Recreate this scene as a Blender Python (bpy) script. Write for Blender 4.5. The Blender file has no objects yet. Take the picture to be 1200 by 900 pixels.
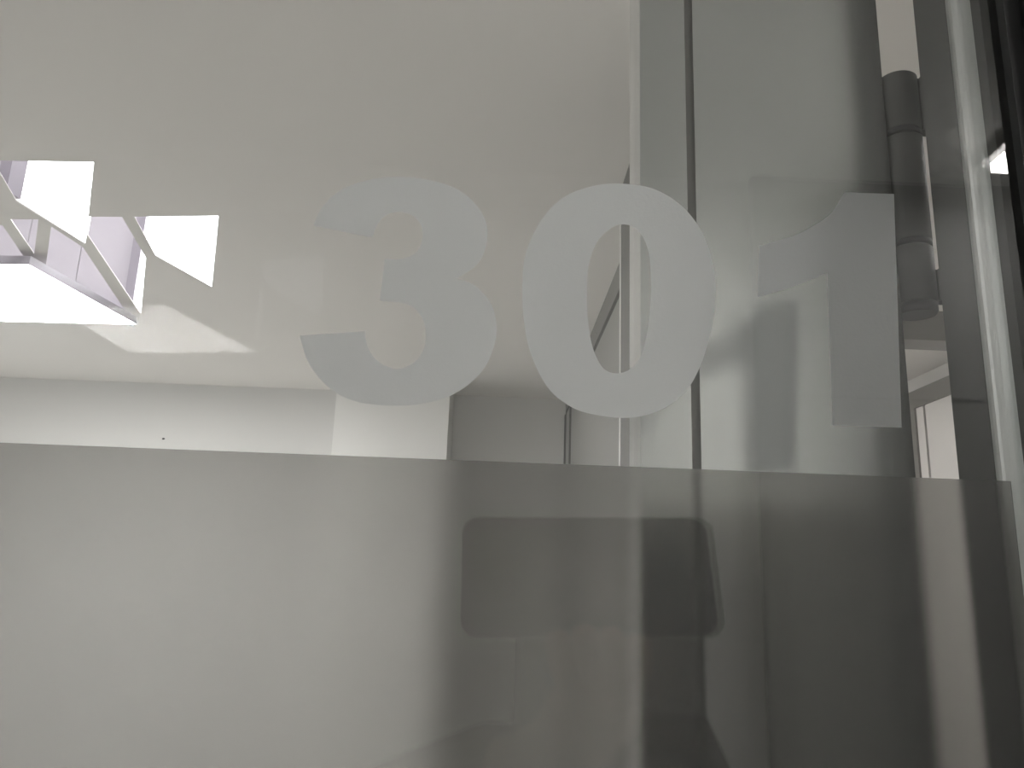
import bpy, bmesh, math
from mathutils import Vector, Matrix

scene = bpy.context.scene
C = scene.collection

# ------------------------------------------------------------------ camera
F = 926.0                      # focal length in pixels of the 1200 x 900 frame
CAM = Vector((0.0, 0.0, 1.78))
def _n(v): return v.normalized()
up_c = _n(Vector((140.0, 3850.0, -F)))              # world up seen from the camera
dep_c = Vector((-20.0, -222.0, -F))                 # world +Y seen from the camera
dep_c = _n(dep_c - up_c * dep_c.dot(up_c))
rgt_c = dep_c.cross(up_c)
W2C = Matrix((( rgt_c.x, dep_c.x, up_c.x), (rgt_c.y, dep_c.y, up_c.y), (rgt_c.z, dep_c.z, up_c.z)))
C2W = W2C.transposed()
cam_data = bpy.data.cameras.new('camera')
cam = bpy.data.objects.new('camera', cam_data); C.objects.link(cam)
cam.matrix_world = Matrix.Translation(CAM) @ C2W.to_4x4()
cam_data.sensor_width = 36.0
cam_data.lens = F / 1200 * 36.0
cam_data.clip_start = 0.002
scene.camera = cam

# ------------------------------------------------------------------ world, light, exposure
w = bpy.data.worlds.new('world'); scene.world = w; w.use_nodes = True
w.node_tree.nodes['Background'].inputs[0].default_value = (0.85, 0.92, 1.0, 1)
w.node_tree.nodes['Background'].inputs[1].default_value = 0.6
scene.view_settings.view_transform = 'Standard'
scene.view_settings.look = 'None'
scene.view_settings.exposure = 0.2
scene.view_settings.gamma = 1.0
scene.view_settings.use_curve_mapping = False
scene.cycles.sample_clamp_indirect = 0.0
scene.cycles.max_bounces = 14
scene.cycles.transparent_max_bounces = 24
scene.cycles.transmission_bounces = 12
scene.cycles.glossy_bounces = 8
def area_light(name, loc, rot, sx, sy, power, color):
    d = bpy.data.lights.new(name, 'AREA'); d.shape = 'RECTANGLE'; d.size = sx; d.size_y = sy
    d.energy = power; d.color = color
    o = bpy.data.objects.new(name, d); C.objects.link(o); o.location = loc; o.rotation_euler = rot
    return o
CEIL = CAM.z + 0.97
# daylight entering by the window in the left wall
area_light('window_daylight', (-3.32, 2.75, 1.55), (0, -math.pi / 2, 0), 1.4, 1.4, 8, (0.90, 0.97, 1.0))

# ------------------------------------------------------------------ geometry helpers
def ray(px, py):
    return C2W @ Vector(((px - 600) / F, -(py - 450) / F, -1.0))
def on_y(px, py, Y):
    d = ray(px, py); return CAM + d * ((Y - CAM.y) / d.y)
def on_z(px, py, Z):
    d = ray(px, py); return CAM + d * ((Z - CAM.z) / d.z)
def on_x(px, py, X):
    d = ray(px, py); return CAM + d * ((X - CAM.x) / d.x)

def obj(name, bm, m, parent=None, smooth=False, loc=None, rot=None):
    me = bpy.data.meshes.new(name)
    bmesh.ops.recalc_face_normals(bm, faces=bm.faces[:])
    bm.to_mesh(me); bm.free()
    if smooth:
        for p in me.polygons: p.use_smooth = True
    me.materials.append(m)
    o = bpy.data.objects.new(name, me); C.objects.link(o)
    if loc is not None: o.location = loc
    if rot is not None: o.rotation_euler = rot
    if parent is not None: o.parent = parent
    return o
def tag(o, label, cat=None, group=None, kind=None):
    o['label'] = label
    if cat: o['category'] = cat
    if group: o['group'] = group
    if kind: o['kind'] = kind
    return o
def struct(o, label, cat='structure'):
    return tag(o, label, cat, None, 'structure')
def empty(name, loc=(0, 0, 0), rz=0):
    o = bpy.data.objects.new(name, None); C.objects.link(o); o.location = loc; o.rotation_euler = (0, 0, rz)
    o.empty_display_size = 0.05
    return o
def add_box(bm, x0, x1, y0, y1, z0, z1, bevel=0.0, seg=2):
    r = bmesh.ops.create_cube(bm, size=1.0)
    vs = r['verts']
    for v in vs:
        v.co = Vector(((x0 + x1) / 2 + v.co.x * (x1 - x0), (y0 + y1) / 2 + v.co.y * (y1 - y0), (z0 + z1) / 2 + v.co.z * (z1 - z0)))
    if bevel:
        es = list({e for v in vs for e in v.link_edges})
        bmesh.ops.bevel(bm, geom=es, offset=bevel, segments=seg, affect='EDGES', profile=0.5)
def box(name, x0, x1, y0, y1, z0, z1, m, parent=None, bevel=0.0, **k):
    bm = bmesh.new(); add_box(bm, x0, x1, y0, y1, z0, z1, bevel); return obj(name, bm, m, parent, **k)
def prism(name, pts, z0, z1, m, parent=None, smooth=False):
    """plan polygon (x, y) extruded from z0 to z1"""
    bm = bmesh.new()
    lo = [bm.verts.new((p[0], p[1], z0)) for p in pts]; hi = [bm.verts.new((p[0], p[1], z1)) for p in pts]
    n = len(pts)
    bm.faces.new(lo[::-1]); bm.faces.new(hi)
    for i in range(n): bm.faces.new((lo[i], lo[(i + 1) % n], hi[(i + 1) % n], hi[i]))
    return obj(name, bm, m, parent, smooth)
def lathe(bm, prof, cx, cy, seg=40):
    rings = []
    for r, z in prof:
        rings.append([bm.verts.new((cx + r * math.cos(2 * math.pi * i / seg), cy + r * math.sin(2 * math.pi * i / seg), z)) for i in range(seg)])
    for a, b in zip(rings, rings[1:]):
        for i in range(seg): bm.faces.new((a[i], a[(i + 1) % seg], b[(i + 1) % seg], b[i]))
    bm.faces.new(rings[0][::-1]); bm.faces.new(rings[-1])
def filled(name, loops, depth, m, parent=None, to_world=None):
    """flat outline with holes -> slab of real thickness (2-D curve fill turned into a mesh)"""
    cu = bpy.data.curves.new(name, 'CURVE'); cu.dimensions = '2D'; cu.fill_mode = 'BOTH'; cu.extrude = depth / 2
    for lp in loops:
        s = cu.splines.new('POLY'); s.points.add(len(lp) - 1)
        for p, q in zip(s.points, lp): p.co = (q[0], q[1], 0, 1)
        s.use_cyclic_u = True
    tmp = bpy.data.objects.new(name, cu); C.objects.link(tmp)
    dg = bpy.context.evaluated_depsgraph_get()
    me = bpy.data.meshes.new_from_object(tmp.evaluated_get(dg))
    bpy.data.objects.remove(tmp); bpy.data.curves.remove(cu)
    if to_world is not None: me.transform(to_world)
    bm = bmesh.new(); bm.from_mesh(me); bmesh.ops.remove_doubles(bm, verts=bm.verts, dist=1e-6)
    bpy.data.meshes.remove(me)
    return obj(name, bm, m, parent)

# ------------------------------------------------------------------ materials
def new_mat(name):
    m = bpy.data.materials.new(name); m.use_nodes = True
    nt = m.node_tree; nt.nodes.clear()
    out = nt.nodes.new('ShaderNodeOutputMaterial')
    return m, nt, out
def paint(name, col, rough=0.6, var=0.03, scale=6.0, bump=0.0, metallic=0.0, bump_scale=400.0, spec=0.5):
    m, nt, out = new_mat(name)
    b = nt.nodes.new('ShaderNodeBsdfPrincipled')
    tc = nt.nodes.new('ShaderNodeTexCoord')
    ns = nt.nodes.new('ShaderNodeTexNoise'); ns.inputs['Scale'].default_value = scale; ns.inputs['Detail'].default_value = 3
    nt.links.new(tc.outputs['Object'], ns.inputs['Vector'])
    mx = nt.nodes.new('ShaderNodeMix'); mx.data_type = 'RGBA'
    mx.inputs[6].default_value = (*[c * (1 - var) for c in col], 1)
    mx.inputs[7].default_value = (*[min(1, c * (1 + var)) for c in col], 1)
    nt.links.new(ns.outputs['Fac'], mx.inputs[0])
    nt.links.new(mx.outputs[2], b.inputs['Base Color'])
    b.inputs['Roughness'].default_value = rough; b.inputs['Metallic'].default_value = metallic
    b.inputs['Specular IOR Level'].default_value = spec
    if bump:
        n2 = nt.nodes.new('ShaderNodeTexNoise'); n2.inputs['Scale'].default_value = bump_scale
        nt.links.new(tc.outputs['Object'], n2.inputs['Vector'])
        bp = nt.nodes.new('ShaderNodeBump'); bp.inputs['Strength'].default_value = bump; bp.inputs['Distance'].default_value = 0.001
        nt.links.new(n2.outputs['Fac'], bp.inputs['Height']); nt.links.new(bp.outputs['Normal'], b.inputs['Normal'])
    nt.links.new(b.outputs[0], out.inputs[0])
    return m
def glow(name, col, strength):
    m, nt, out = new_mat(name)
    e = nt.nodes.new('ShaderNodeEmission'); e.inputs[0].default_value = (*col, 1); e.inputs[1].default_value = strength
    nt.links.new(e.outputs[0], out.inputs[0])
    return m
def clear_glass(name, tint):
    m, nt, out = new_mat(name)
    g = nt.nodes.new('ShaderNodeNewGeometry')
    ior = nt.nodes.new('ShaderNodeMath'); ior.operation = 'MULTIPLY_ADD'
    ior.inputs[1].default_value = 1 / 1.56 - 1.56; ior.inputs[2].default_value = 1.56
    nt.links.new(g.outputs['Backfacing'], ior.inputs[0])
    fr = nt.nodes.new('ShaderNodeFresnel'); nt.links.new(ior.outputs[0], fr.inputs['IOR'])
    t = nt.nodes.new('ShaderNodeBsdfTransparent'); t.inputs[0].default_value = (*tint, 1)
    s = nt.nodes.new('ShaderNodeBsdfGlossy'); s.inputs['Roughness'].default_value = 0.0
    mx = nt.nodes.new('ShaderNodeMixShader')
    nt.links.new(fr.outputs[0], mx.inputs[0]); nt.links.new(t.outputs[0], mx.inputs[1]); nt.links.new(s.outputs[0], mx.inputs[2])
    nt.links.new(mx.outputs[0], out.inputs[0])
    return m
def frosted(name, rough, see, milk, col, grain=0.0, back=0.45):
    """frosted vinyl: rough see-through share, the rest scattered (translucent + diffuse)"""
    m, nt, out = new_mat(name)
    r = nt.nodes.new('ShaderNodeBsdfRefraction'); r.inputs['Roughness'].default_value = rough; r.inputs['IOR'].default_value = 1.3
    r.inputs[0].default_value = (*[see * c for c in col], 1)
    tl = nt.nodes.new('ShaderNodeBsdfTranslucent'); tl.inputs[0].default_value = (*col, 1)
    df = nt.nodes.new('ShaderNodeBsdfDiffuse'); df.inputs[0].default_value = (*col, 1)
    a = nt.nodes.new('ShaderNodeMixShader'); a.inputs[0].default_value = back
    nt.links.new(tl.outputs[0], a.inputs[1]); nt.links.new(df.outputs[0], a.inputs[2])
    b = nt.nodes.new('ShaderNodeMixShader'); b.inputs[0].default_value = milk
    nt.links.new(r.outputs[0], b.inputs[1]); nt.links.new(a.outputs[0], b.inputs[2])
    if grain:
        tc = nt.nodes.new('ShaderNodeTexCoord'); ns = nt.nodes.new('ShaderNodeTexNoise')
        ns.inputs['Scale'].default_value = 900; ns.inputs['Detail'].default_value = 4
        nt.links.new(tc.outputs['Object'], ns.inputs['Vector'])
        bp = nt.nodes.new('ShaderNodeBump'); bp.inputs['Strength'].default_value = grain; bp.inputs['Distance'].default_value = 0.0004
        nt.links.new(ns.outputs['Fac'], bp.inputs['Height'])
        nt.links.new(bp.outputs['Normal'], df.inputs['Normal']); nt.links.new(bp.outputs['Normal'], r.inputs['Normal'])
    nt.links.new(b.outputs[0], out.inputs[0])
    return m

M = {
    'ceiling': paint('ceiling_paint', (0.77, 0.745, 0.715), 0.85, 0.012, 2.0, 0.08),
    'wall': paint('wall_paint', (0.73, 0.72, 0.705), 0.8, 0.015, 2.0, 0.08),
    'floor': paint('floor_vinyl', (0.66, 0.645, 0.62), 0.45, 0.06, 3.0),
    'floor_dark': paint('dark_carpet', (0.07, 0.07, 0.072), 0.9, 0.15, 30.0, 0.3),
    'corridor': paint('corridor_paint', (0.74, 0.74, 0.72), 0.8, 0.015, 2.0, 0.08),
    'alu': paint('satin_aluminium', (0.70, 0.715, 0.71), 0.20, 0.02, 40.0, 0.0, 1.0),
    'alu_jamb': paint('satin_jamb', (0.60, 0.615, 0.61), 0.38, 0.02, 40.0, 0.0, 1.0),
    'alu_edge': paint('bright_aluminium_edge', (0.85, 0.85, 0.85), 0.35, 0.02, 40.0, 0.0, 0.6),
    'hinge': paint('hinge_grey_metal', (0.062, 0.061, 0.058), 0.6, 0.04, 60.0, 0.05, 0.0),
    'black': paint('black_rubber', (0.012, 0.012, 0.013), 0.6, 0.1, 50.0),
    'groove': paint('grey_groove', (0.13, 0.128, 0.12), 0.7, 0.05, 20.0),
    'seam': paint('dark_seam', (0.03, 0.03, 0.03), 0.7, 0.1, 20.0),
    'frame': paint('door_frame_grey', (0.20, 0.192, 0.18), 0.5, 0.03, 10.0),
    'door_white': paint('door_bright_white', (0.72, 0.70, 0.68), 0.45, 0.02, 4.0),
    'pilaster': paint('pilaster_grey', (0.14, 0.135, 0.127), 0.5, 0.03, 10.0),
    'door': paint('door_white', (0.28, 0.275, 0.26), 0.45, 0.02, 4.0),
    'trimwhite': paint('white_edge', (0.85, 0.84, 0.82), 0.4, 0.01, 4.0),
    'lav': paint('lavender_white_cladding', (0.62, 0.60, 0.635), 0.6, 0.015, 3.0),
    'lavpost': paint('grey_lavender_post', (0.36, 0.34, 0.38), 0.5, 0.02, 8.0),
    'sky': glow('skylit_glazing', (1.0, 0.99, 1.0), 7.0),
    'panel': glow('lit_diffuser', (1.0, 0.99, 0.97), 44.0),
    'lamp': glow('corridor_diffuser', (1.0, 0.98, 0.95), 29.0),
    'fill_dim': glow('dim_fill_diffuser', (1.0, 0.98, 0.95), 10.0),
    'room_fill': glow('room_fill_diffuser', (1.0, 0.98, 0.95), 22.0),
    'glass': clear_glass('clear_glass', (0.99, 0.992, 0.99)),
    'film': frosted('frosted_film', 0.25, 0.77, 0.06, (0.86, 0.855, 0.84)),
    'digit': frosted('frosted_numeral', 0.5, 0.95, 0.75, (0.75, 0.755, 0.755), 0.5, 0.18),
    'phone': paint('phone_dark', (0.03, 0.032, 0.035), 0.3, 0.05, 20.0),
    'lens': paint('phone_lens', (0.01, 0.01, 0.015), 0.08, 0.05, 20.0),
    'blocker': paint('reflection_blocker_grey', (0.12, 0.12, 0.117), 0.6, 0.03, 8.0),
    'skin': paint('skin', (0.26, 0.17, 0.13), 0.5, 0.06, 30.0),
    'jacket': paint('dark_jacket', (0.035, 0.037, 0.042), 0.9, 0.15, 60.0, 0.2),
    'trousers': paint('dark_trousers', (0.03, 0.032, 0.04), 0.9, 0.15, 60.0, 0.2),
    'hair': paint('dark_hair', (0.02, 0.015, 0.012), 0.55, 0.2, 80.0),
}

# ------------------------------------------------------------------ the room behind the glass
G0, G1 = 0.240, 0.248                     # faces of the fixed pane
XL, XR, YF = -3.2, 1.95, 4.35             # left wall, right wall, far wall
YB = -1.3                                 # back wall of the corridor

XJ = on_y(1166, 4, G0).x                  # visible side of the jamb
struct(box('floor', XL - .1, XR + .3, G0, YF + .1, -0.08, 0.0, M['floor']), 'pale grey vinyl floor of the room', 'floor')
struct(box('floor_corridor', XL - .1, XR + .3, YB - .1, G0, -0.08, 0.0, M['floor_dark']), 'dark grey carpet floor of the corridor', 'floor')

# ceiling of the room with its angular light-well openings
def cz(px, py, Z=CEIL): p = on_z(px, py, Z); return (p.x, p.y)
hole_a = [cz(-9, 188), cz(110, 190), cz(100, 287), cz(19, 236)]
hole_b = [cz(12, 257), cz(45, 257), cz(40, 298)]
hole_c = [cz(-60, 263), cz(3, 264), cz(32, 307), cz(-60, 307)]
hole_d = [cz(60, 265.5), cz(97, 289.5), cz(142, 357), cz(158, 384), cz(120, 372), cz(53, 318)]
hole_e = [cz(104, 254), cz(143, 254), cz(171, 302), cz(165, 368), cz(162, 364), cz(102, 275)]
hole_f = [cz(157, 254), cz(256, 253), cz(248, 337), cz(182, 300)]
outer = [(XL, G0 - .02), (XR, G0 - .02), (XR, YF), (XL, YF)]
ceil = filled('ceiling', [outer, hole_a, hole_b, hole_c, hole_d, hole_e, hole_f], 0.004, M['ceiling'], None, Matrix.Translation((0, 0, CEIL + .002)))
struct(ceil, 'smooth off-white ceiling with angular light-well cutouts', 'ceiling')

# light well above the ceiling: cladding, posts, two glowing panes
pb = on_z(160, 369, CEIL); WY = pb.y
wx0, wx1, wy0 = -3.1, on_z(262, 300, CEIL).x + .25, on_z(100, 180, CEIL).y - .12
WZ = CEIL + 1.3
post2a = on_y(147, 366, WY).x; post2b = on_y(158, 366, WY).x
well = empty('wall_light_well', ((wx0 + wx1) / 2, WY, CEIL))
struct(well, 'lavender-white clad light well above the ceiling openings', 'light well')
def wbox(name, x0, x1, y0, y1, z0, z1, m):
    o = box(name, x0, x1, y0, y1, z0, z1, m); o.parent = well; o.matrix_parent_inverse = Matrix.Translation(-Vector(well.location)); return o
npan = 7
for i in range(npan):
    a = wx0 + (post2a - wx0) * i / npan; b = wx0 + (post2a - wx0) * (i + 1) / npan
    wbox('cladding_panel', a + .0015, b - .0015, WY, WY + .02, CEIL + .01, WZ, M['lav'])
wbox('backing', wx0, wx1, WY + .022, WY + .03, CEIL + .01, WZ, M['lavpost'])
wbox('side_panel', wx0 - .02, wx0, wy0, WY + .03, CEIL + .01, WZ, M['lav'])
wbox('side_panel', wx1, wx1 + .02, wy0, WY + .03, CEIL + .01, WZ, M['lav'])
wbox('front_panel', wx0, wx1, wy0 - .02, wy0, CEIL + .01, WZ, M['lav'])
wbox('roof_panel', wx0 - .02, wx1 + .02, wy0 - .02, WY + .03, WZ, WZ + .02, M['lav'])
wbox('post', post2a, post2b, WY - .03, WY + .02, CEIL + .01, WZ, M['lavpost'])
wp = wbox('glazing', post2b, wx1 - .005, WY - .002, WY + .01, CEIL + .01, WZ - .01, M['sky'])
wp['label'] = 'bright skylit glazing pane'
# clerestory pane standing on the nearer diagonal edge
p0 = Vector(cz(22, 238)); p1 = Vector(cz(101, 288)); d = (p1 - p0).normalized(); nrm = Vector((-d.y, d.x))
if nrm.y < 0: nrm = -nrm
q = [p0 + nrm * .001, p1 + nrm * .001, p1 + nrm * .01, p0 + nrm * .01]
g1 = prism('glazing', q, CEIL + .012, WZ - .3, M['sky']); g1.parent = well; g1.matrix_parent_inverse = Matrix.Translation(-Vector(well.location))
g1['label'] = 'bright skylit glazing pane'
pp = p0 - d * .055
q = [pp - nrm * .004, p0 - nrm * .004, p0 + nrm * .03, pp + nrm * .03]
g2 = prism('post', q, CEIL + .012, WZ - .3, M['lavpost']); g2.parent = well; g2.matrix_parent_inverse = Matrix.Translation(-Vector(well.location))

# walls
def wall(name, args, m, label): return struct(box(name, *args, m), label, 'wall')
wall('wall_far', (XL, XR, YF, YF + .1, 0, CEIL), M['wall'], 'plain off-white end wall of the room')
cl = on_y(391, 500, YF - .38).x; cr = on_y(525, 500, YF - .38).x
wall('wall_column', (cl, cr, YF - .38, YF, 0, CEIL), M['trimwhite'], 'white square column standing proud of the end wall')
wall('wall_right', (XR, XR + .1, G0, YF, 0, CEIL), M['wall'], 'off-white side wall holding the grey-framed door')
# left wall with a window
wl = empty('wall_left', (XL, 2.2, 0)); struct(wl, 'off-white side wall around the daylight window', 'wall')
def child_box(par, name, *a, m=None, **k):
    o = box(name, *a, m, **k); o.parent = par; o.matrix_parent_inverse = par.matrix_basis.inverted(); return o
child_box(wl, 'wall_below', XL - .12, XL, G0, YF, 0, .8, m=M['wall'])
child_box(wl, 'wall_above', XL - .12, XL, G0, YF, 2.3, CEIL, m=M['wall'])
child_box(wl, 'wall_pier', XL - .12, XL, G0, 2.0, .8, 2.3, m=M['wall'])
child_box(wl, 'wall_pier', XL - .12, XL, 3.5, YF, .8, 2.3, m=M['wall'])
w2 = empty('window_2', (XL - .06, 2.75, .8)); struct(w2, 'white-framed daylight window in the side wall', 'window')
for a in ((2.0, 2.05, .8, 2.3), (3.45, 3.5, .8, 2.3), (2.05, 3.45, .8, .85), (2.05, 3.45, 2.25, 2.3)):
    child_box(w2, 'window_frame', XL - .09, XL - .04, a[0], a[1], a[2], a[3], m=M['trimwhite'])

# inner partition on the right: pilaster, then recessed full-height door
RA = 0.285; RB = 0.375
yp = RA * F / (722 - 580)
wall('wall_partition', (RB, .50, 1.25, YF, 0, CEIL), M['wall'], 'thin partition wall running to the end wall')
pl = empty('trim_1', (RA, 1.5, 0)); struct(pl, 'grey full-height pilaster with its lit edge painted white', 'pilaster')
child_box(pl, 'pilaster_body', RA, RB, 1.25, yp - .012, 0, CEIL, m=M['pilaster'])
child_box(pl, 'painted_lit_edge', RA - .002, RB, yp - .012, yp, 0, CEIL, m=M['trimwhite'])  # white strip paints the light caught on the pilaster edge
d2 = empty('door_2', (RB, 3.2, 0)); struct(d2, 'pale flush door with black shadow gaps beside the column', 'door')
HB = CEIL - .005
def yx(px, X): return X * F / (px - 580)
ya = YF - .075; yb = ya - .30
za = CAM.z + RB / 0.432                      # head shadow gap height
za = min(za, CEIL - .09)
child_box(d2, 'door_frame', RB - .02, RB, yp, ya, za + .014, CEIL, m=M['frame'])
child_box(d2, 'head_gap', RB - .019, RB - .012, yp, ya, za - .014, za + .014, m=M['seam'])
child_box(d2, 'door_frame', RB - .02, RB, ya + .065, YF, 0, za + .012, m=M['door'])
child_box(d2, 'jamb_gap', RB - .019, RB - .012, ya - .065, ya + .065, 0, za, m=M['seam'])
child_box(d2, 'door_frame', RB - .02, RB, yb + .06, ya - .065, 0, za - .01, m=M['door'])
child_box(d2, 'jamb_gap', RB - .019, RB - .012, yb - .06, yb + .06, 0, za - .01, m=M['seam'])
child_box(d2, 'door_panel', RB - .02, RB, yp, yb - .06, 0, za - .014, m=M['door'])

# ceiling beam beyond the hinge gap and door on the right wall
bz = CEIL - .11
by = on_z(1075, 398, bz).y
struct(box('trim_2', .50, XR, by, by + .12, bz, CEIL, M['frame']), 'grey downstand beam under the ceiling beside the partition', 'beam')
d3 = empty('door_3', (XR, 3.2, 0)); struct(d3, 'white door with dark gap in a grey frame', 'door')
XD = XR - .05
f0 = on_x(1059, 463, XD); f1 = on_x(1071, 480, XD); f2 = on_x(1081, 500, XD); f3 = on_x(1083.5, 500, XD)
zt = f0.z; zi = on_x(1075, 477, XD).z
child_box(d3, 'door_frame', XD, XR, f1.y, f0.y, 0, zt, m=M['frame'])
child_box(d3, 'door_frame', XD, XR, 1.6, f1.y, zi, zt, m=M['frame'])
child_box(d3, 'door_stop', XD + .01, XR, f2.y, f1.y, 0, zi, m=M['door_white'])
child_box(d3, 'shadow_gap', XD + .02, XR, f3.y, f2.y, 0, zi, m=M['seam'])
child_box(d3, 'door_panel', XD + .01, XR, 1.7, f3.y, 0, zi, m=M['door_white'])

# ------------------------------------------------------------------ suspended light panel
PZ = CEIL - .05
pp4 = [on_z(x, y, PZ) for x, y in ((-15, 376), (160, 380), (34, 310), (-130, 307))]
cen = sum(pp4, Vector()) / 4
lp = empty('light_panel', (cen.x, cen.y, PZ)); tag(lp, 'glowing white flat light panel hung below the ceiling cutouts', 'light')
def poly_child(par, name, pts, z0, z1, m):
    o = prism(name, pts, z0, z1, m); o.parent = par; o.matrix_parent_inverse = par.matrix_basis.inverted(); return o
def shrink(pts, k): c = sum((Vector((p.x, p.y)) for p in pts), Vector((0, 0))) / len(pts); return [c + (Vector((p.x, p.y)) - c) * k for p in pts]
poly_child(lp, 'diffuser', shrink(pp4, 0.99), PZ - .001, PZ - .0001, M['panel'])
poly_child(lp, 'housing', shrink(pp4, 1.0), PZ, PZ + .03, M['lavpost'])
for k in range(4):
    p = shrink(pp4, 0.8)[k]
    bm = bmesh.new(); lathe(bm, [(.003, PZ + .03), (.003, CEIL)], p.x, p.y, 10)
    o = obj('hanger', bm, M['alu_edge']); o.parent = lp; o.matrix_parent_inverse = lp.matrix_basis.inverted()

def ceiling_or_fill_lamp(x, y, label, m, group, h=.31, drop=.026):  # builds the corridor light and the added fill lights
    t = empty('ceiling_or_fill_light', (x, y, CEIL)); tag(t, label, 'light', group)
    child_box(t, 'housing', x - h, x + h, y - h, y + h, CEIL - .02, CEIL, m=M['trimwhite'])
    child_box(t, 'diffuser', x - h + .02, x + h - .02, y - h + .02, y + h - .02, CEIL - drop, CEIL - .0205, m=m)
ceiling_or_fill_lamp(1.45, 1.0, 'added fill light over the bay near the open doorway', M['fill_dim'], 'added room fill lights', .2)  # unseen fill, added to brighten the bay behind the hinge gap
ceiling_or_fill_lamp(-.1, .53, 'added fill light out of view above the glass partition', M['room_fill'], 'added room fill lights', .2)  # unseen fill, added so light off the floor lifts the ceiling
ceiling_or_fill_lamp(.85, 3.3, 'added hidden fill light between the thin partition and the side wall', M['room_fill'], 'added room fill lights', .2)  # hidden fill, added to brighten the bay past the beam
# ------------------------------------------------------------------ corridor side
wall('wall_corridor_back', (XL, XR + .2, YB - .1, YB, 0, CEIL), M['corridor'], 'light grey corridor wall behind the photographer')
wall('wall_corridor_left', (XL - .1, XL, YB, G0, 0, CEIL), M['corridor'], 'light grey end wall of the corridor')
wall('wall_corridor_right', (XR + .2, XR + .3, YB, G0, 0, CEIL), M['corridor'], 'light grey far end wall of the corridor')
struct(box('ceiling_corridor', XL, XR + .2, YB, G0 - .02, CEIL, CEIL + .05, M['corridor']), 'light grey corridor ceiling', 'ceiling')
ceiling_or_fill_lamp(-2.4, -.62, 'added dim fill light near the corridor end wall', M['fill_dim'], 'corridor ceiling lights', .31, .045)  # unseen fill, added to light this end of the corridor
lc = on_z(1161, 203, CEIL - .045)                 # mirrored inner corner of that light as the glass shows it
ceiling_or_fill_lamp(lc.x + .29, (2 * G0 - lc.y) + .29, 'square corridor ceiling light near the doorway', M['lamp'], 'corridor ceiling lights', .31, .045)

cbx0, cbx1, cby, cbz = .05, .37, YB + .36, CAM.z + .055
cb = empty('reflection_blocker_cabinet', ((cbx0 + cbx1) / 2, YB + .21, 0)); tag(cb, 'unseen dark grey cabinet added to darken the reflections', 'cabinet')  # added out of view to darken what the stile and glass mirror
child_box(cb, 'body', cbx0, cbx1, YB + .002, cby - .02, .0, cbz, m=M['blocker'])
for k in range(2):
    cw = (cbx1 - cbx0) / 2; xa = cbx0 + cw * k
    dd = child_box(cb, 'door', xa + .003, xa + cw - .003, cby - .0195, cby, .08, cbz - .01, m=M['blocker'])
    xh = xa + (cw - .03 if k == 0 else .03)
    hd = box('handle', xh - .008, xh + .008, cby + .0005, cby + .025, .95, 1.15, M['alu_edge']); hd.parent = dd; hd.matrix_parent_inverse = cb.matrix_basis.inverted()
d4 = empty('added_door_4', (1.09, YB, 0)); struct(d4, 'unseen dark grey door added to darken the reflections', 'door')  # added out of view so the hinge side mirrors something dark
child_box(d4, 'door_panel', .64, 1.50, YB + .001, YB + .03, .0, 2.2, m=M['blocker'])
child_box(d4, 'over_panel', .64, 1.50, YB + .001, YB + .03, 2.205, CEIL - .001, m=M['blocker'])
for a in ((.59, .64, 0, CEIL - .001), (1.50, 1.55, 0, CEIL - .001)):
    child_box(d4, 'door_frame', a[0], a[1], YB + .001, YB + .04, a[2], a[3], m=M['hinge'])
dh = child_box(d4, 'door_handle', .75, .87, YB + .031, YB + .075, 1.03, 1.05, m=M['alu_edge'])
# ------------------------------------------------------------------ fixed glazed partition
HEAD = 2.45
part = empty('window_1', (XJ - .6, G0, 0)); struct(part, 'fixed glass panel with frosted band and frosted numerals 301', 'glass partition')
def pbox(name, *a, m=None, **k): return child_box(part, name, *a, m=m, **k)
gx0 = -1.35
gl = pbox('glass_pane', gx0, XJ + .006, G0, G1, .06, HEAD, m=M['glass']); gl['label'] = 'clear glass pane'
zf = on_y(600, 541.5, G1).z
xf = on_y(1185, 566, G1).x
fm = pbox('frosted_film', gx0, xf, G1 + .0001, G1 + .0004, .5, zf, m=M['film']); fm['label'] = 'frosted privacy film band'
gas = pbox('gasket', XJ + .0001, XJ + .0058, G0 - .004, G0 - .0002, .06, HEAD, m=M['black']); gas['label'] = 'black rubber gasket'
# jamb: profile in plan, extruded to the ceiling
def rho(px): return on_y(px, 4, 1.0).x
XB = XJ - .004                                    # rear block of the jamb stands 4 mm proud
YC, YJ = XB / rho(1108), XB / rho(1070)
CD = .0085                                        # depth of the bead, shaped and kept lighter to give the jamb highlight
cove = [(XJ - .004 * (1 - math.cos(math.pi / 2 * i / 8)), YC - CD * (1 - math.sin(math.pi / 2 * i / 8))) for i in range(9)]
jp = [(XJ + .0078, G0 - .012), (XJ + .055, G0 - .012), (XJ + .055, YJ), (XJ + .003, YJ), (XJ + .003, YC - CD), (XJ, YC - CD), (XJ, G1 + .0002), (XJ + .0078, G1 + .0002)]
jamb = poly_child(part, 'jamb', jp, 0, HEAD + .06, M['hinge'])
bead = poly_child(part, 'highlight_bead', [(XJ + .0029, YC + .0004), (XB + .0001, YC + .0004)] + cove[::-1] + [(XJ + .0029, YC - CD)], 0, HEAD + .06, M['alu_jamb'])
bead['label'] = 'satin aluminium bead shaped for the jamb highlight'
rb = poly_child(part, 'rebate_strip', [(XB, YC + .0005), (XB + .0039, YC + .0005), (XB + .0039, YJ), (XB, YJ)], 0, HEAD + .06, M['hinge'])
rb['label'] = 'dark grey rebate strip'
pbox('head_rail', gx0, XJ, G0 - .012, YJ, HEAD, HEAD + .06, m=M['alu'])
pbox('sill_rail', gx0, XJ, G0 - .012, YJ, 0, .06, m=M['alu'])
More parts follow.
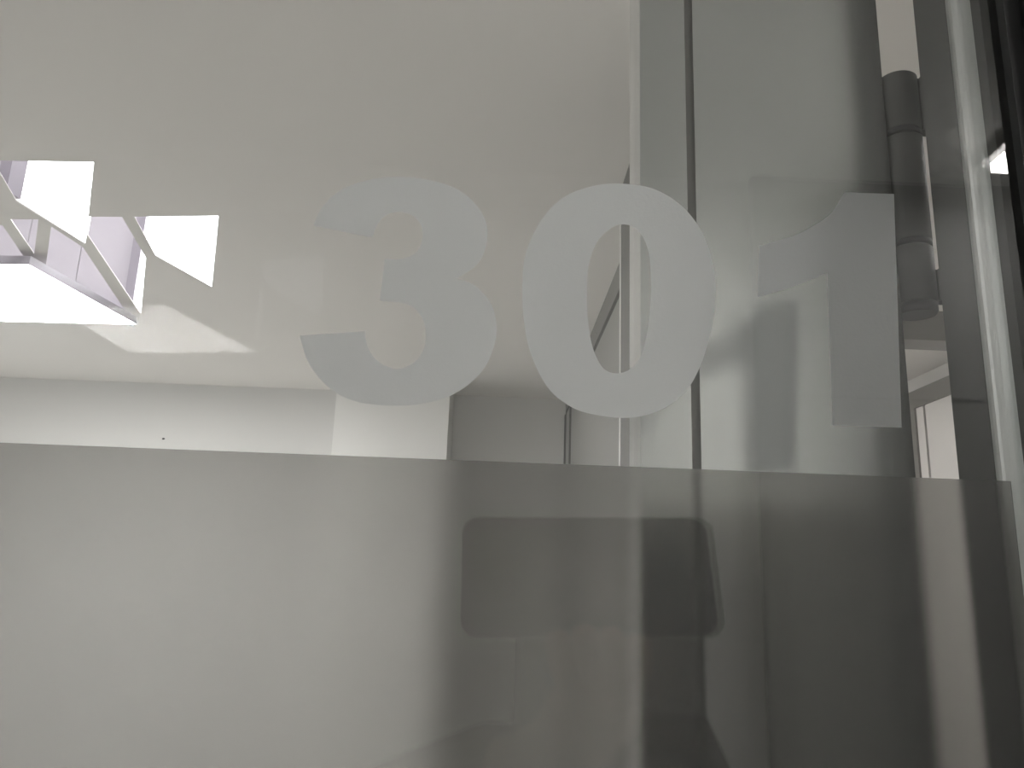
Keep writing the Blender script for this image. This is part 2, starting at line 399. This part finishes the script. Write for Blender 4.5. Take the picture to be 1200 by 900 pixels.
pbox('post', gx0 - .05, gx0, G0 - .012, YJ, 0, HEAD + .06, m=M['alu'])
wall('wall_front', (XL, gx0 - .05, G0 - .03, G0 + .05, 0, CEIL), M['corridor'], 'light wall between corridor and room beside the glass')
wall('wall_front_above', (gx0 - .05, XJ + 1.05, G0 - .03, G0 + .05, HEAD + .06, CEIL), M['corridor'], 'light wall strip above the glass partition')
wall('wall_front_right', (XJ + 1.05, XR + .2, G0 - .03, G0 + .05, 0, CEIL), M['corridor'], 'light wall beyond the doorway')

# a speck of dirt on the room side of the pane
sp = on_y(191, 514, G1)
bm = bmesh.new(); bmesh.ops.create_icosphere(bm, subdivisions=2, radius=.00032)
for v in bm.verts: v.co = Vector((v.co.x * 1.5, v.co.y * .4, v.co.z)) + sp + Vector((0, .0003, 0))
o = obj('dirt_speck', bm, M['black']); o.parent = part; o.matrix_parent_inverse = part.matrix_basis.inverted(); o['label'] = 'tiny dark dirt speck'
# frosted numerals
def smooth_loop(pts, k=7):
    """closed outline; points with a third entry are sharp corners, runs between them are Catmull-Rom"""
    n = len(pts); out = []
    for i in range(n):
        p1, p2 = pts[i], pts[(i + 1) % n]
        p0 = pts[i - 1] if len(p1) == 2 else (2 * p1[0] - p2[0], 2 * p1[1] - p2[1])
        p3 = pts[(i + 2) % n] if len(p2) == 2 else (2 * p2[0] - p1[0], 2 * p2[1] - p1[1])
        kk = 1 if (len(p1) == 3 and len(p2) == 3) else k
        for j in range(kk):
            t = j / kk
            f = lambda a, b, c, e: 0.5 * (2 * b + (c - a) * t + (2 * a - 5 * b + 4 * c - e) * t * t + (3 * b - a - 3 * c + e) * t ** 3)
            out.append((f(p0[0], p1[0], p2[0], p3[0]), f(p0[1], p1[1], p2[1], p3[1])))
    return out
def glass_xy(loop): 
    r = []
    for x, y in loop:
        p = on_y(x, y, G1); r.append((p.x, p.z))
    return r
UPR = Matrix(((1, 0, 0, 0), (0, 0, -1, G1 + .00025), (0, 1, 0, 0), (0, 0, 0, 1)))
three = [(367, 264, 1), (378, 242), (400, 222), (430, 211), (460, 207), (500, 210), (537, 222), (562, 245), (571, 268), (568, 293), (557, 312), (535, 326, 1),
         (558, 335), (576, 357), (582, 383), (578, 408), (564, 436), (533, 461), (493, 473), (453, 475), (413, 469), (383, 452), (361, 424), (351, 393, 1),
         (427, 388, 1), (431, 407), (443, 423), (463, 432), (483, 426), (496, 410), (499, 390), (493, 370), (477, 356), (445, 352, 1),
         (451, 303, 1), (470, 303), (487, 296), (495, 280), (493, 263), (483, 252), (467, 248), (452, 252), (442, 263), (436, 278, 1)]
zero_o = [(612, 338), (616, 298), (634, 258), (662, 230), (698, 217), (731, 215), (766, 221), (798, 240), (822, 270), (835, 306), (839, 342), (834, 384), (822, 426), (804, 458), (777, 479), (742, 489), (704, 487), (670, 477), (642, 454), (622, 414), (614, 376)]
zero_i = [(688, 342), (690, 310), (700, 283), (718, 266), (735, 263), (750, 272), (760, 294), (763, 326), (762, 362), (756, 402), (746, 426), (727, 437), (708, 432), (695, 408), (689, 374)]
one = [(990, 225, 1), (974, 250), (954, 264), (930, 276), (890, 288, 1), (888, 348, 1), (910, 342), (942, 331), (970, 319, 1), (976, 498, 1), (1057, 501, 1), (1048, 227, 1)]
for nm, loops in (('numeral', [three]), ('numeral', [zero_o, zero_i]), ('numeral', [one])):
    o = filled(nm, [glass_xy(smooth_loop(l)) for l in loops], 0.00012, M['digit'], None, UPR)
    o.parent = part; o.matrix_parent_inverse = part.matrix_basis.inverted(); o['label'] = 'white frosted numeral'

# ------------------------------------------------------------------ glazed door leaf folded back behind the panel
TH = math.radians(3.6)
HY = 0.303                                          # face of the stile at the hinge side
hx = on_y(1031, 60, HY).x
leaf = empty('door_1', (hx, HY, 0), 0); struct(leaf, 'glazed aluminium door leaf folded open behind the glass panel', 'door')
LR = Matrix.Translation((hx, HY, 0)) @ Matrix.Rotation(math.pi - TH, 4, 'Z')   # local +x runs left along the leaf, local -y... depth
leaf.matrix_world = LR
def uof(px):                                        # distance along the leaf face for a pixel column at mid height
    d = ray(px, 60); n = Vector((math.sin(TH), math.cos(TH), 0)); P = Vector((hx, HY, 0)) - Vector((CAM.x, CAM.y, 0))
    t = P.dot(n) / (d.x * n.x + d.y * n.y); h = CAM + d * t
    return (Vector((hx, HY)) - Vector((h.x, h.y))).length
def lbox(name, u0, u1, v0, v1, z0, z1, m, bevel=0.0): # u along leaf (leftwards), v depth behind its face
    bm = bmesh.new(); add_box(bm, u0, u1, -v1, -v0, z0, z1, bevel)
    o = obj(name, bm, m); o.parent = leaf; return o
ug0, ug1, ub = uof(812), uof(803), uof(750)
LW = 0.92
lbox('stile', 0, ug0, 0, .045, .03, 2.40, M['alu'])
lbox('groove', ug0, ug1, .0012, .045, .03, 2.40, M['groove'])
lbox('glazing_bead', ug1, ub, .001, .045, .03, 2.40, M['alu'])
lbox('stile', LW - ub, LW, 0, .045, .03, 2.40, M['alu'])
lbox('rail', ub, LW - ub, 0, .045, .03, .12, M['alu'])
lbox('rail', ub, LW - ub, 0, .045, 2.30, 2.40, M['alu'])
o = lbox('glass_pane', ub - .004, LW - ub, .020, .026, .12, 2.30, M['glass']); o['label'] = 'clear glass pane'

# hinge: three knuckles, dark washers, pin caps, leaves
hc = on_y(1062, 225, HY + .004)
r_h = 0.0082
zt_ = on_y(1052, 88, HY).z; z1_ = on_y(1052, 155, HY).z; z2_ = on_y(1060, 284, HY).z; zb_ = on_y(1072, 363, HY).z
hg = empty('door_hinge', (0, 0, 0)); hg.parent = leaf; hg.matrix_parent_inverse = leaf.matrix_world.inverted(); hg.location = (hc.x, hc.y, zb_)
hg['label'] = 'dark grey barrel hinge'
def hpart(name, prof, m):
    bm = bmesh.new(); lathe(bm, prof, hc.x, hc.y, 48)
    o = obj(name, bm, m, smooth=False); 
    for p in o.data.polygons: p.use_smooth = len(p.vertices) == 4
    o.parent = hg; o.matrix_parent_inverse = Matrix.Translation((-hc.x, -hc.y, -zb_)); return o
c = .0006
def knuckle(z0, z1): hpart('knuckle', [(r_h - c, z0), (r_h, z0 + c), (r_h, z1 - c), (r_h - c, z1)], M['hinge'])
knuckle(z1_ + .0014, zt_); knuckle(z2_ + .0014, z1_ - .0014); knuckle(zb_ + .0035, z2_ - .0014)
for z in (z1_, z2_): hpart('washer', [(r_h - .0001, z - .0014), (r_h - .0001, z + .0014)], M['black'])
hpart('pin_cap', [(r_h - .001, zb_ - .001), (r_h - .0002, zb_), (r_h - .0002, zb_ + .0035)], M['black'])
bm = bmesh.new(); add_box(bm, hx - .001, hc.x, HY + .006, HY + .009, z2_ + .001, z1_ - .001)
o = obj('hinge_leaf', bm, M['hinge']); o.parent = hg; o.matrix_parent_inverse = Matrix.Translation((-hc.x, -hc.y, -zb_))
for a, b in ((zb_ + .004, z2_ - .012), (z1_ + .001, zt_ - .002)):
    bm = bmesh.new(); add_box(bm, hc.x, hc.x + .03, HY - .001, HY + .004, a, b); add_box(bm, XJ + .006, hc.x + .03, YJ, HY + .004, a, b)
    o = obj('hinge_leaf', bm, M['hinge']); o.parent = hg; o.matrix_parent_inverse = Matrix.Translation((-hc.x, -hc.y, -zb_))

# ------------------------------------------------------------------ phone and photographer (seen mirrored in the glass)
ph = empty('smartphone'); tag(ph, 'dark smartphone held up towards the glass', 'phone')
ph.matrix_world = Matrix.Translation(CAM) @ C2W.to_4x4()
def phbox(name, x0, x1, y0, y1, z0, z1, m, bev):
    bm = bmesh.new(); r = bmesh.ops.create_cube(bm, size=1.0)
    for v in r['verts']: v.co = Vector(((x0 + x1) / 2 + v.co.x * (x1 - x0), (y0 + y1) / 2 + v.co.y * (y1 - y0), (z0 + z1) / 2 + v.co.z * (z1 - z0)))
    es = [e for e in bm.edges if abs(e.verts[0].co.z - e.verts[1].co.z) > 1e-6]
    bmesh.ops.bevel(bm, geom=es, offset=bev, segments=6, affect='EDGES', profile=0.5)
    o = obj(name, bm, m); o.parent = ph; return o
phbox('body', -.020, .135, -.036, .036, .004, .012, M['phone'], .010)
phbox('screen', -.016, .131, -.033, .033, .0121, .0125, M['lens'], .008)
phbox('camera_bump', -.010, .010, -.022, .010, .0028, .0039, M['lens'], .004)

# photographer: one skinned body, clothes and hair as children
def skin(name, verts, edges, m, parent=None, root=0, sub=2):
    me = bpy.data.meshes.new(name); me.from_pydata([v[:3] for v in verts], edges, []); me.materials.append(m)
    o = bpy.data.objects.new(name, me); C.objects.link(o)
    if parent is not None: o.parent = parent
    md = o.modifiers.new('skin', 'SKIN'); md.use_smooth_shade = True
    for i, sv in enumerate(me.skin_vertices[0].data):
        r = verts[i][3]; sv.radius = (r, r) if not isinstance(r, tuple) else r; sv.use_root = (i == root)
    o.modifiers.new('sub', 'SUBSURF').levels = sub; o.modifiers['sub'].render_levels = sub
    return o
PX, PY, PZH = .16, -.42, CAM.z - .20              # head axis and crown height
T = PZH
body_v = [(PX, PY, T - .78, .135), (PX, PY, T - .58, .13), (PX, PY, T - .40, .14), (PX, PY, T - .30, .10), (PX, PY, T - .25, .055), (PX, PY + .005, T - .20, .052),
          (PX, PY + .015, T - .14, .075), (PX, PY + .01, T - .075, .085), (PX, PY, T - .03, .055),
          (PX - .10, PY, T - .84, .085), (PX - .11, PY + .01, .44, .062), (PX - .11, PY - .02, .05, .042), (PX - .12, PY + .10, .03, .028),
          (PX + .10, PY, T - .84, .085), (PX + .11, PY + .01, .44, .062), (PX + .11, PY - .02, .05, .042), (PX + .12, PY + .10, .03, .028),
          (PX + .18, PY, T - .33, .055), (PX + .24, PY - .02, T - .60, .044), (PX + .24, PY + .06, T - .84, .032), (PX + .24, PY + .09, T - .93, .026),
          (PX - .18, PY, T - .31, .055), (-.14, -.30, CAM.z - .245, .042), (.045, -.062, CAM.z - .115, .028), (.062, -.008, CAM.z - .076, .024)]
body_e = [(0, 1), (1, 2), (2, 3), (3, 4), (4, 5), (5, 6), (6, 7), (7, 8), (0, 9), (9, 10), (10, 11), (11, 12), (0, 13), (13, 14), (14, 15), (15, 16),
          (3, 17), (17, 18), (18, 19), (19, 20), (3, 21), (21, 22), (22, 23), (23, 24)]
def hand(ix, tips):
    """palm vertex ix, five finger chains rooted at it"""
    for chain in tips:
        prev = ix
        for p in chain:
            body_v.append((*p, .0085)); body_e.append((prev, len(body_v) - 1)); prev = len(body_v) - 1
hx0, hy0, hz0 = body_v[24][:3]
cz0 = CAM.z
hand(24, [[(.040 + .015 * k, .0105, cz0 - .050), (.037 + .015 * k, .0125, cz0 - .024 - .004 * abs(k - 1.4))] for k in range(4)])
hand(24, [[(.09, -.030, cz0 - .055), (.082, -.031, cz0 - .020)]])
lx, ly, lz = body_v[20][:3]
hand(20, [[(lx - .02 + .014 * k, ly + .012, lz - .045), (lx - .022 + .015 * k, ly + .022, lz - .075 - .005 * (1.5 - abs(k - 1.5)))] for k in range(4)])
hand(20, [[(lx - .03, ly + .025, lz - .025), (lx - .032, ly + .035, lz - .05)]])
per = empty('person', (PX, PY, 0)); tag(per, 'person in dark jacket and trousers holding up a phone', 'person')
bo = skin('body', body_v, body_e, M['skin']); 
jv = [(PX, PY, T - .80, .155), (PX, PY, T - .58, .15), (PX, PY, T - .42, .155), (PX, PY, T - .31, .115), (PX, PY, T - .255, .066),
      (PX + .18, PY, T - .33, .068), (PX + .24, PY - .02, T - .60, .056), (PX + .24, PY + .055, T - .82, .046),
      (PX - .18, PY, T - .31, .068), (-.14, -.30, CAM.z - .245, .056), (.03, -.085, CAM.z - .125, .042)]
jk = skin('jacket', jv, [(0, 1), (1, 2), (2, 3), (3, 4), (3, 5), (5, 6), (6, 7), (3, 8), (8, 9), (9, 10)], M['jacket'])
tr = skin('trousers', [(PX, PY, T - .76, .15), (PX - .10, PY, T - .86, .098), (PX - .11, PY + .01, .44, .076), (PX - .11, PY - .02, .11, .062),
                       (PX + .10, PY, T - .86, .098), (PX + .11, PY + .01, .44, .076), (PX + .11, PY - .02, .11, .062)], [(0, 1), (1, 2), (2, 3), (0, 4), (4, 5), (5, 6)], M['trousers'])
hr = skin('hair', [(PX, PY - .035, T - .13, .075), (PX, PY - .02, T - .07, .092), (PX, PY - .005, T - .03, .07)], [(0, 1), (1, 2)], M['hair'], None, 1)
nose = skin('nose', [(PX, PY + .088, T - .10, .008), (PX, PY + .10, T - .13, .013)], [(0, 1)], M['skin'])
kids = [bo, jk, tr, hr, nose]
for sx in (-1, 1):
    bm = bmesh.new(); bmesh.ops.create_uvsphere(bm, u_segments=16, v_segments=10, radius=.011); bmesh.ops.translate(bm, vec=(PX + sx * .03, PY + .082, T - .105), verts=bm.verts)
    kids.append(obj('eye', bm, M['lens'], smooth=True))
    kids.append(skin('ear', [(PX + sx * .083, PY, T - .095, .012), (PX + sx * .088, PY - .005, T - .125, .014), (PX + sx * .084, PY + .003, T - .15, .009)], [(0, 1), (1, 2)], M['skin'], None, 1))
kids.append(skin('mouth', [(PX - .022, PY + .083, T - .168, .006), (PX, PY + .091, T - .167, .008), (PX + .022, PY + .083, T - .168, .006)], [(0, 1), (1, 2)], M['skin'], None, 1))
for k in kids: k.parent = per; k.matrix_parent_inverse = per.matrix_basis.inverted()
